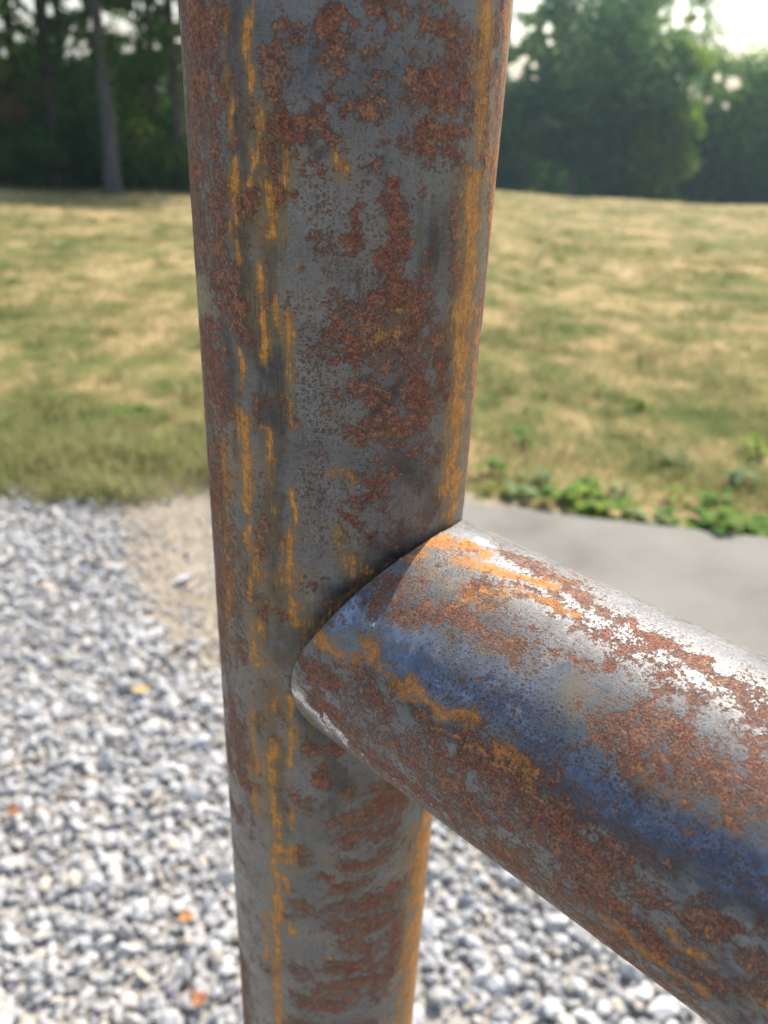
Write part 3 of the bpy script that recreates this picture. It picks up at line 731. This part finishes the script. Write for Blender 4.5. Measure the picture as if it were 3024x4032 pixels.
at[o_] = np.maximum(at[o_], (fbm(S / 4 + 31, T / 40 + 70, 19) * 2 - 1) * 1.3 - .3 - 2 * (1 - unseen))
attrs = {k: at.get(k, np.full(S.shape, -1.0)).ravel() for k in LAYERS}
attrs['surf'] = np.stack([S.ravel(), T.ravel(), 0 * S.ravel()], 1)
rail = make_mesh('rail', V.reshape(-1, 3) - org, grid_faces(*S.shape)[:, ::-1], mat_rail, railing, True, attrs)

# thin bead of weld bits whose dark colour paints in the shaded joint gap
sel = [i for i in range(len(th)) if -40 < thd[i] < 118]
pts = []
for i in sel[::2]:
    p = J0 + AX * (cut[i] - .0002) + (R - .0005) * (math.cos(th[i]) * UP + math.sin(th[i]) * E2)
    pts.append(p)
V, F = tube(pts, .00018 + .0003 * rng.random(len(pts)), 7, .35)
t = NT('dark_gap'); n = t.noise(t.pos(), 900, 4)
make_mesh('gap_seam', V - org, F, t.principled(t.ramp(n, [(.35, (.02, .016, .013)), (.6, (.07, .05, .035)), (.75, (.3, .29, .27))]), .5, .4), railing, True)

# ------------------------------------------------------------------ trees
mat_bark = None
def mk_bark(name, c0, c1):
    t = NT(name); p = t.vmul(t.pos(), (6, 6, 1.2)); n = t.noise(p, 2.0, 6, .7)
    return t.principled(t.ramp(n, [(.35, c0), (.65, c1)]), .95, normal=t.bump(n, 1, .05), spec=.1)
bark_grey = mk_bark('grey_bark', (.10, .09, .085), (.24, .22, .21))
bark_dusk = mk_bark('grey_brown_bark', (.07, .062, .056), (.165, .15, .138))
bark_brown = mk_bark('brown_bark', (.06, .045, .035), (.16, .115, .09))
leaf_deep = leaf_mat('deep_green_leaves', (.026, .072, .014), (.085, .155, .034), .55)
leaf_mid = leaf_mat('green_leaves', (.050, .115, .018), (.17, .25, .055), .58)
leaf_lite = leaf_mat('yellow_green_leaves', (.12, .19, .03), (.25, .31, .07), .55)
leaf_hazy = leaf_mat('haze_blue_leaves', (.050, .115, .058), (.22, .30, .14), .55)  # blue of the hazy air is painted into this leaf colour
leaf_rust = leaf_mat('brownish_leaves', (.085, .07, .022), (.20, .13, .05), .4)

def leaf_cloud(centers, spread, per, size):
    """diamond leaves scattered round clump centres; spread (n,3)"""
    n = len(centers) * per
    c = np.repeat(centers, per, 0); s = np.repeat(spread, per, 0)
    g = rng.normal(size=(n, 3)); g /= np.maximum(1, np.linalg.norm(g, axis=1) / 1.7)[:, None]
    P = c + g * s * .6
    u = rng.normal(size=(n, 3)); u /= np.linalg.norm(u, axis=1)[:, None]
    w = rng.normal(size=(n, 3)); w[:, 2] += .8
    v = np.cross(w, u); v /= np.linalg.norm(v, axis=1)[:, None] + 1e-9
    sz = size * rng.uniform(.6, 1.35, n)[:, None]
    V = np.stack([P - u * sz, P + v * sz * .55, P + u * sz, P - v * sz * .55], 1)
    F = np.arange(n * 4).reshape(n, 4)
    cl = np.repeat(rng.uniform(-.1, 1.1, len(centers)), per)  # random tone per clump paints in lit and shaded foliage
    rnd = np.repeat(np.clip(cl + rng.normal(0, .16, n), 0, 1), 4)
    return V.reshape(-1, 3), F, rnd

GAPS = []     # open places in the foliage: centre, radius
def tree(name, label, x, y, height, rad, low, clumps, per, leaf, lmat, bmat, trunk_r, lean=(0, 0), group=None, cat='tree', flat=.8, bare_low=False):
    z0 = float(hz(x, y)); base = np.array([x, y, z0])
    root = empty(name, base); tag(root, label, cat, group)
    n = 9; path = []
    for i in range(n):
        f = i / (n - 1)
        path.append((lean[0] * f + .05 * math.sin(f * 7 + x), lean[1] * f + .05 * math.cos(f * 6 + y), -.25 + f * height * .82))
    rr = [trunk_r * (1.25 if i == 0 else 1) * (1 - .72 * i / (n - 1)) for i in range(n)]
    parts = [tube(path, rr, 10, .06)]
    cc = np.array([lean[0] * .7, lean[1] * .7, (low + height) / 2]); ext = np.array([rad, rad, (height - low) / 2])
    g = rng.normal(size=(clumps, 3)); g /= np.linalg.norm(g, axis=1)[:, None]
    g *= (rng.uniform(.25, 1.0, clumps) ** .5)[:, None]
    cen = cc + g * ext
    for i in range(min(9, clumps)):
        f = rng.uniform(.5, .9); k = min(n - 2, int(f * (n - 1))); st = np.array(path[k]); e = cen[i]
        mid = (st + e) / 2 + np.array([0, 0, .25 * rad * rng.uniform(-.3, .6)])
        parts.append(tube([st, mid, e], [trunk_r * .35, trunk_r * .2, trunk_r * .05], 6))
    V, F = join(parts); make_mesh('trunk', V, F, bmat, root, True)
    spread = np.stack([np.full(clumps, rad * .36), np.full(clumps, rad * .36), np.full(clumps, rad * .36 * flat)], 1) * rng.uniform(.6, 1.25, clumps)[:, None]
    V, F, rnd = leaf_cloud(cen, spread, per, leaf)
    Q = V.reshape(-1, 4, 3); keep = np.ones(len(Q), bool); wc = Q.mean(1) + base
    for gc, gr in GAPS:
        # a ragged opening
        ax_ = (gc - CAMP) / np.linalg.norm(gc - CAMP); q_ = wc - gc; al_ = q_ @ ax_; pq_ = q_ - al_[:, None] * ax_
        dd = np.sqrt((np.hypot(pq_[:, 0], pq_[:, 1]) / gr[0]) ** 2 + (pq_[:, 2] / gr[2]) ** 2 + (al_ / gr[1]) ** 2); keep &= dd > rng.uniform(.55, 1.15, len(dd)) + .35 * (fbm(wc[:, 0] * 3 + 50, wc[:, 2] * 3 + 50, 77) - .5) * 2
    keep &= wc[:, 2] > hz(wc[:, 0], wc[:, 1]) + .02
    V = Q[keep].reshape(-1, 3); rnd = rnd.reshape(-1, 4)[keep].ravel()
    make_mesh('crown', V, np.arange(len(V)).reshape(-1, 4), lmat, root, False, {'rnd': rnd})
    return root

def at_px(px, py, dist):
    """point on the viewing ray at a given distance forward"""
    d = ray(K(px, py)); return CAMP + d * (dist / d[1])

# sky openings in the left wood and beside the post
for (px, py, dist, gr) in [(78, 12, 24, (.62, 10, .55)), (62, 30, 24, (.3, 10, .3)), (268, 56, 24, (.62, 10, .45)), (225, 40, 24, (.45, 10, .38)), (160, 4, 24, (.35, 10, .3)), (372, 14, 24, (.3, 10, .3)), (300, 12, 24, (.3, 10, .2)),
                           (1130, 8, 62, (1.4, 12, .8)), (1115, 70, 62, (1.2, 12, .9)), (1112, 155, 62, (1.0, 12, .8)), (1490, 200, 66, (1.1, 12, .7)), (1583, 180, 66, (.8, 12, .7)), (1470, 30, 66, (1.0, 12, 1.2))]:
    GAPS.append((at_px(px, py, dist), gr))

hr = np.random.default_rng(5)
for i in range(26): GAPS.append((at_px(hr.uniform(0, 395), hr.uniform(0, 120) ** 1.0, 24), (hr.uniform(.10, .24), 10, hr.uniform(.10, .22))))
for i in range(14): GAPS.append((at_px(hr.uniform(1085, 1200), hr.uniform(0, 190), 63), (hr.uniform(.25, .5), 12, hr.uniform(.25, .45))))
for i in range(10): GAPS.append((at_px(hr.uniform(1430, 1540), hr.uniform(0, 110), 64), (hr.uniform(.3, .6), 12, hr.uniform(.3, .6))))
for i in range(6): GAPS.append((at_px(hr.uniform(1460, 1640), hr.uniform(160, 230), 66), (hr.uniform(.2, .45), 12, hr.uniform(.2, .4))))
LW = 'trees at the edge of the left wood'
def gx_at(px, y): return at_px(px, 400, y)[0]
T_ = tree
T_('forest_tree', 'tall tree with a straight pale grey trunk at the lawn edge', gx_at(243, 20), 20.0, 10.0, 3.0, 2.5, 60, 170, .085, leaf_mid, bark_dusk, .185, (0, .2))
T_('forest_tree', 'forest tree with a thick short brown trunk left of the pale grey trunk', gx_at(118, 21), 21.2, 9.0, 3.0, 2.1, 58, 170, .085, leaf_mid, bark_brown, .22, (0, .4))
T_('forest_tree', 'forest tree with a thin dark trunk behind the thick brown trunk', gx_at(62, 24), 24.0, 12.5, 3.0, 1.0, 70, 160, .09, leaf_deep, bark_brown, .16, (.2, .3))
T_('forest_tree', 'forest tree with a brown trunk just showing beside the rusty post', gx_at(398, 22), 21.6, 9.5, 3.0, 2.3, 58, 170, .085, leaf_mid, bark_brown, .17, (0, .3))
T_('forest_tree', 'forest tree hidden behind the upper part of the rusty post', gx_at(640, 24), 24.0, 12.5, 3.8, 2.0, 44, 140, .10, leaf_mid, bark_brown, .24, (.2, .5))
T_('forest_tree', 'leafy forest tree leaning over the outer end of the left wood', gx_at(-90, 22), 21.5, 9.0, 3.2, 1.4, 56, 170, .085, leaf_mid, bark_brown, .22, (-.2, -.4))
T_('forest_tree', 'dark forest tree filling the gap behind the pale grey trunk', gx_at(310, 27), 27.5, 11.0, 3.2, .8, 70, 170, .10, leaf_deep, bark_brown, .11, (.2, .1))
T_('forest_tree', 'dark forest tree far back between the thin and the pale trunk', gx_at(160, 28), 28.5, 10.5, 3.2, .8, 70, 170, .10, leaf_deep, bark_brown, .11, (-.2, .1))
T_('forest_tree', 'dense forest tree whose crown fills between the pale trunk and the post', gx_at(352, 26), 25.5, 11.5, 2.6, 2.4, 80, 180, .09, leaf_mid, bark_brown, .12, (.1, .1))
# undergrowth
def shrub(label, px, y, h, r, lmat, clumps=26, per=110, leaf=.07):
    return tree('undergrowth_shrub', label, gx_at(px, y), y, h, r, .15, clumps, per, leaf, lmat, bark_brown, .05, (0, 0), None, 'shrub', .9)
shrub('brownish shrub at the outer end of the left wood', 20, 20.6, 2.6, 1.25, leaf_rust)
shrub('green bush in front of the thick brown trunk', 62, 20.0, 1.7, .8, leaf_deep)
shrub('yellow green sapling just behind the pale grey trunk', 300, 22.5, 2.2, .8, leaf_lite, 16, 60)
shrub('dark bush between the pale grey trunk and the post', 345, 24.0, 1.9, 1.3, leaf_deep)
shrub('low dark bush between the brown and the pale trunk', 170, 23.0, 1.5, 1.1, leaf_deep)

R1 = 'blue green'
T_('field_tree', 'large tall tree with a slim trunk beyond the brow of the lawn', gx_at(1235, 60), 60.0, 17.0, 6.0, 2.8, 110, 300, .17, leaf_hazy, bark_grey, .30, (.3, 0))
T_('field_tree', 'tall tree beside the post beyond the brow with sky showing through', gx_at(1075, 63), 63.0, 16.0, 5.4, 1.0, 84, 270, .17, leaf_hazy, bark_brown, .32, (-.4, 0))
T_('field_tree', 'sunlit yellow green tree rising between two dark trees beyond the brow', gx_at(1408, 57), 57.0, 12.0, 2.0, .5, 60, 200, .14, leaf_lite, bark_brown, .24, (.3, 0))  # pale yellow green leaf colour paints in the sunlit crown edge
T_('field_tree', 'tall narrow dark tree standing behind the sunlit yellow green tree', gx_at(1350, 68), 67.0, 17.0, 6.0, 1.2, 100, 280, .17, leaf_hazy, bark_brown, .3, (.2, 0))
T_('field_tree', 'round topped lower tree under the open sky beyond the brow', gx_at(1565, 66), 65.0, 12.0, 5.4, .6, 100, 300, .16, leaf_mid, bark_brown, .28, (0, 0))
T_('field_tree', 'low dark tree at the far end of the row beyond the brow', gx_at(1720, 66), 65.0, 10.6, 5.0, .6, 84, 260, .16, leaf_hazy, bark_brown, .28, (0, 0))
T_('field_tree', 'dark tree hidden behind the rusty post beyond the brow', gx_at(900, 64), 64.0, 15.0, 5.5, .8, 70, 200, .18, leaf_hazy, bark_brown, .3, (0, 0))
def wood(name, label, x0, x1, y0, y1, hfun, n, leaf, lmat):
    x = rng.uniform(x0, x1, n); y = rng.uniform(y0, y1, n)
    h = hfun(x) * rng.uniform(.03, 1.0, n)
    cen = np.stack([x, y, hz(x, y) + h], 1)
    V, F, rnd = leaf_cloud(cen, np.full((n, 3), leaf * 5.0), 26, leaf)
    Q = V.reshape(-1, 4, 3)
    V = np.maximum(Q, np.stack([0 * Q[..., 0] - 1e9, 0 * Q[..., 0] - 1e9, hz(Q[..., 0], Q[..., 1]) - .05], -1)).reshape(-1, 3)
    o = make_mesh(name, V, F, lmat, None, False, {'rnd': rnd})
    return tag(o, label, 'woodland', kind='stuff')
wood('woodland', 'dense dark thicket behind the trunks of the left wood', -24, 2.2, 29.5, 33, lambda x: 3.3 + .5 * np.sin(x * .9) + .4 * np.sin(x * 2.3), 2400, .12, leaf_deep)
wood('woodland', 'low dark undergrowth between the trunks of the left wood', -24, .6, 20.8, 25, lambda x: 1.0 + .5 * np.sin(x * 1.3) + .3 * np.sin(x * 3.1), 1500, .09, leaf_deep)
wood('woodland', 'dense dark thicket behind the trees beyond the brow of the lawn', 2, 62, 74, 84, lambda x: 8.2 + 1.2 * np.sin(x * .3) - .05 * np.clip(x - 20, 0, 40), 2600, .26, leaf_hazy)

# ------------------------------------------------------------------ grass
def mat_blade():
    t = NT('grass_blades')
    c, fine = lawn_color(t)
    g = t.attr('green')
    c = t.mix(g, c, t.mix(t.attr('rnd'), (.16, .215, .055), (.36, .40, .15)))
    c = t.mix(t.math('MULTIPLY', t.attr('rnd'), .35), c, (.48, .39, .22))
    t.principled(c, .75, spec=.2)
    tr = t.n.new('ShaderNodeBsdfTranslucent'); t.set(tr.inputs[0], c)
    ms = t.n.new('ShaderNodeMixShader'); ms.inputs[0].default_value = .45
    t.t.links.new(t.b.outputs[0], ms.inputs[1]); t.t.links.new(tr.outputs[0], ms.inputs[2])
    t.t.links.new(ms.outputs[0], t.out.inputs[0])
    return t.m
blade_mat = mat_blade()
def blades(x, y, h, w, green, lean=1.1):
    n = len(x); z = hz(x, y)
    an = rng.uniform(0, 2 * math.pi, n); d = np.stack([np.cos(an), np.sin(an), 0 * an], 1)
    an2 = rng.uniform(0, 2 * math.pi, n); sd = np.stack([np.cos(an2), np.sin(an2), 0 * an], 1)
    b = np.stack([x, y, z - .003], 1); up = np.array([0, 0, 1.0])
    ln = rng.uniform(.15, 1.0, n)[:, None] * lean
    h = h[:, None]; w = w[:, None]
    mid = b + up * h * .55 + d * h * ln * .35; tip = b + up * h * (1 - .35 * ln) + d * h * ln
    V = np.stack([b - sd * w, b + sd * w, mid + sd * w * .7, mid - sd * w * .7, tip], 1).reshape(-1, 3)
    k = np.arange(n)[:, None] * 5
    Fq = k + np.array([0, 1, 2, 3]); Ft = k + np.array([3, 2, 4])
    return V, [Fq, Ft], np.repeat(green, 5), np.repeat(rng.random(n), 5)
def lawn_edge(x): return interp(x, [(-4, 2.36), (-1.3, 2.36), (-.9, 2.42), (-.5, 2.50), (0, 2.5), (.5, 2.46), (1.3, 2.38), (3, 2.26)])
xs, ys, hs, ws, gs = [], [], [], [], []
def zone(n, y0, y1, h0, h1, w, gmul, half=.36):
    y = y0 + (y1 - y0) * rng.random(n) ** 1.3; x = rng.uniform(-half, half, n) * y * 1.05 + 0.0
    k = y > lawn_edge(x) + .40 * (fbm(x * 3, y * 3, 44) - .5)
    x, y = x[k], y[k]
    g = np.clip((fbm(x * 1.6 + 9, y * 1.6, 51) - .5) * 5 * gmul, 0, 1)
    tuft = .55 + .9 * fbm(x * 5 + 3, y * 5, 52)
    xs.append(x); ys.append(y); hs.append(rng.uniform(h0, h1, len(x)) * tuft); ws.append(np.full(len(x), w)); gs.append(g)
zone(42000, 2.3, 4.6, .012, .04, .0018, .8, .75)
zone(30000, 4.5, 10, .015, .045, .0035, .8, .7)
zone(18000, 10, 24, .02, .06, .009, .8, .65)
zone(14000, 24, 50, .03, .07, .022, 1.2, .6)
# tufts that stand above the mown lawn
nt_ = 620
ty = 2.5 + 10.5 * rng.random(nt_) ** 1.5; tx = rng.uniform(-.7, .7, nt_) * ty
k = ty > lawn_edge(tx) + .1; tx, ty = tx[k], ty[k]
tg = np.clip(rng.normal(.55, .35, len(tx)), 0, 1); th_ = rng.uniform(.04, .12, len(tx)); tr_ = rng.uniform(.03, .11, len(tx))
per = 46
x = np.repeat(tx, per) + rng.normal(0, 1, len(tx) * per) * np.repeat(tr_, per); y = np.repeat(ty, per) + rng.normal(0, 1, len(tx) * per) * np.repeat(tr_, per)
xs.append(x); ys.append(y); hs.append(np.repeat(th_, per) * rng.uniform(.4, 1.1, len(x))); ws.append(np.repeat(.0016 + .0005 * ty, per)); gs.append(np.clip(np.repeat(tg, per) + rng.normal(0, .15, len(x)), 0, 1))
# taller green verge where the gravel meets the lawn, in loose clumps with dry stalks
nc = 150
cx = rng.uniform(-1.85, -.40, nc); cy = lawn_edge(cx) + np.clip(rng.normal(.08, .20, nc), -.14, .6)
per = 42
x = np.repeat(cx, per) + rng.normal(0, .045, nc * per); y = np.repeat(cy, per) + rng.normal(0, .035, nc * per)
hh = np.repeat(rng.uniform(.07, .20, nc) * np.clip(1.2 - (cy - 2.4) * 1.1, .35, 1), per) * rng.uniform(.35, 1.1, nc * per)
xs.append(x); ys.append(y); hs.append(hh); ws.append(np.full(len(x), .0024)); gs.append(np.clip(np.repeat(rng.normal(.72, .35, nc), per) + rng.normal(0, .2, len(x)), 0, 1))
V, F, g, r = blades(*map(np.concatenate, (xs, ys, hs, ws, gs)))
grass = make_mesh('grass', V, F, blade_mat, attrs={'green': g, 'rnd': r})
tag(grass, 'short dry grass with green tufts covering the lawn', 'grass', kind='stuff')

# broad leaved weeds along the far edge of the slab
weed_dark = leaf_mat('weed_leaf_dark', (.06, .13, .025), (.13, .22, .045), .3, .4)
weed_pale = leaf_mat('weed_leaf_pale', (.10, .15, .06), (.20, .26, .12), .3, .45)
weed_lime = leaf_mat('weed_leaf_lime', (.12, .19, .025), (.26, .32, .06), .4, .45)
stem_mat = plain('weed_stem', (.12, .15, .05), .7)
def weed(label, px, py, n, size, height, mat):
    p = ground_at(K(px, py)); root = empty('broadleaf_weed', p); tag(root, label, 'weed')
    V, F, rn, Vs = [], [], [], []
    for i in range(n):
        an = rng.uniform(0, 2 * math.pi); L = size * rng.uniform(.5, 1.1); out = rng.uniform(.3, 1.3) * height
        hh = height * rng.uniform(.25, 1.0)
        a = np.array([0, 0, .0]); d = np.array([math.cos(an), math.sin(an), 0]); s = np.array([-d[1], d[0], 0])
        b = a + d * out * .5 + np.array([0, 0, hh]); tilt = np.array([0, 0, rng.uniform(-.3, .4)])
        Vs.append(tube([a, a + d * out * .2 + np.array([0, 0, hh * .6]), b], [.0012, .001, .0006], 5))
        o = len(V); e = d + tilt
        for f, w, lift in ((0, .02, 0), (.3, .38, .02), (.65, .34, .03), (1, .02, -.05)):
            V.append(b + e * L * f + s * L * w + np.array([0, 0, lift * L + w * .25 * L])); V.append(b + e * L * f - s * L * w + np.array([0, 0, lift * L + w * .25 * L]))
            V.append(b + e * L * f + np.array([0, 0, lift * L]))
        for q in range(3):
            k = o + q * 3
            F += [(k, k + 2, k + 5, k + 3), (k + 2, k + 1, k + 4, k + 5)]
        rn += [rng.random()] * 12
    make_mesh('foliage', np.array(V), np.array(F), mat, root, True, {'rnd': np.array(rn)})
    v, f = join(Vs); make_mesh('stem', v, f, stem_mat, root, True)
WEEDS = [('small dark weed tight beside the post at the slab corner', 1062, 1030, 16, .05, .05, weed_dark),
 ('yellowing lime weed at the slab corner nearest the post', 1078, 1072, 14, .045, .03, weed_lime),
 ('pale grey green weed clump next to the lime weed', 1120, 1078, 34, .045, .05, weed_pale),
 ('sparse pale weed behind the grey green clump', 1160, 1045, 20, .045, .05, weed_pale),
 ('spreading dark green weed in the middle of the slab edge row', 1205, 1092, 44, .055, .06, weed_dark),
 ('bright green weed with the tallest leaves along the slab edge', 1268, 1106, 46, .06, .07, weed_lime),
 ('dark weed pressed against the tall bright green weed', 1300, 1118, 40, .055, .06, weed_dark),
 ('yellow green weed between two dark weeds on the slab edge', 1352, 1122, 18, .045, .04, weed_lime),
 ('low pale weed leaning over the slab edge', 1400, 1140, 26, .05, .04, weed_pale),
 ('dark weed with broad leaves on bare earth by the slab', 1450, 1140, 26, .055, .05, weed_dark),
 ('large dark green weed at the far end of the slab edge', 1545, 1158, 56, .06, .07, weed_dark),
 ('bright weed growing through the large dark green weed', 1580, 1150, 26, .055, .07, weed_lime),
 ('broad dark weed ending the row beside the slab', 1640, 1165, 46, .06, .06, weed_dark),
 ('pale silvery weed in the lawn behind the slab edge row', 1600, 1050, 30, .05, .05, weed_pale),
 ('pale clover patch in the lawn far behind the slab', 1460, 1000, 30, .045, .04, weed_pale),
 ('dark weed reaching back into the lawn behind the tall bright weed', 1260, 1062, 24, .05, .05, weed_dark),
 ('pale weed tuft in the lawn behind the yellow green weed', 1345, 1075, 22, .045, .05, weed_pale),
 ('small lime weed in the lawn behind the broad earth weed', 1470, 1085, 18, .045, .05, weed_lime),
 ('green weed in the lawn behind the large dark weed', 1540, 1098, 30, .05, .06, weed_dark),
 ('weed clump in the lawn behind the pale silvery weed', 1630, 985, 30, .05, .06, weed_lime),
 ('dull green weed in the lawn in line with the slab corner', 1130, 960, 22, .05, .05, weed_dark),
 ('green weed tuft in the dry lawn left of the post', 290, 905, 24, .05, .06, weed_dark),
 ('lime weed in the dry lawn beyond the clover patch', 1380, 880, 22, .05, .05, weed_lime)]
for w in WEEDS: weed(w[0], w[1], w[2], int(w[3] * .6), w[4] * 1.0, w[5] * 1.0, w[6])

# fallen leaves on the gravel
def fallen(label, px, py, size, col, rot, curl):
    p = ground_at(K(px, py)); p = np.array([p[0], p[1], .034])
    n = 9; V = []; F = []
    for i in range(n):
        f = i / (n - 1); w = .42 * math.sin(math.pi * min(1, f * .94 + .03)) ** .8 * (1 + .18 * math.sin(i * 2.4))
        zc = curl * (f - .5) ** 2 * 1.6
        for s in (-1, -.5, 0, .5, 1):
            V.append((f - .5, s * w, zc + curl * .9 * (s * w) ** 2))
    for i in range(n - 1):
        for k in range(4): F.append((i * 5 + k, i * 5 + k + 1, (i + 1) * 5 + k + 1, (i + 1) * 5 + k))
    V = np.array(V) * size
    t = plain('leaf_' + label.split()[0], col, .7, 0, .3, 120)
    root = empty('fallen_leaf', p); root.rotation_euler = (rng.uniform(-.3, .3), rng.uniform(-.3, .3), rot)
    tag(root, label, 'leaf')
    b = make_mesh('blade', V, np.array(F), t, root, True)
    sm = b.modifiers.new('thick', 'SOLIDIFY'); sm.thickness = .0006
    v, f = tube([(-.5 * size, 0, .4 * curl * size), (-.66 * size, .02 * size, .5 * curl * size), (-.8 * size, .06 * size, .45 * curl * size)], [.0009, .0008, .0006], 6)
    make_mesh('stalk', v, f, t, root, True)
fallen('yellow fallen leaf lying flat on the gravel', 310, 1520, .036, (.36, .25, .08), .4, .5)
fallen('orange fallen leaf curled on the gravel close to the post', 405, 2016, .026, (.30, .135, .04), 1.9, .9)
fallen('brown shrivelled leaf standing between stones away from the post', 36, 1788, .027, (.17, .065, .025), 2.6, 1.2)
fallen('rusty red leaf at the foot of the post', 436, 2194, .028, (.22, .085, .035), -.6, .9)

# ------------------------------------------------------------------ air
bx = [(-320, -220, -9.5), (320, 340, 24)]
V = [(x, y, z) for x in (bx[0][0], bx[1][0]) for y in (bx[0][1], bx[1][1]) for z in (bx[0][2], bx[1][2])]
F = [(0, 1, 3, 2), (4, 6, 7, 5), (0, 4, 5, 1), (2, 3, 7, 6), (0, 2, 6, 4), (1, 5, 7, 3)]
USE_HAZE = True
if USE_HAZE:
    hm = bpy.data.materials.new('summer_haze'); hm.use_nodes = True
    nt = hm.node_tree; nt.nodes.remove(nt.nodes['Principled BSDF'])
    pv = nt.nodes.new('ShaderNodeVolumePrincipled')
    pv.inputs['Color'].default_value = (.62, .85, 1.0, 1); pv.inputs['Density'].default_value = .0007
    pv.inputs['Anisotropy'].default_value = .3
    nt.links.new(pv.outputs[0], nt.nodes['Material Output'].inputs['Volume'])
    hb = make_mesh('haze', V, np.array(F), hm)
    tag(hb, 'thin bright summer haze over the lawn and trees', 'haze', kind='stuff')
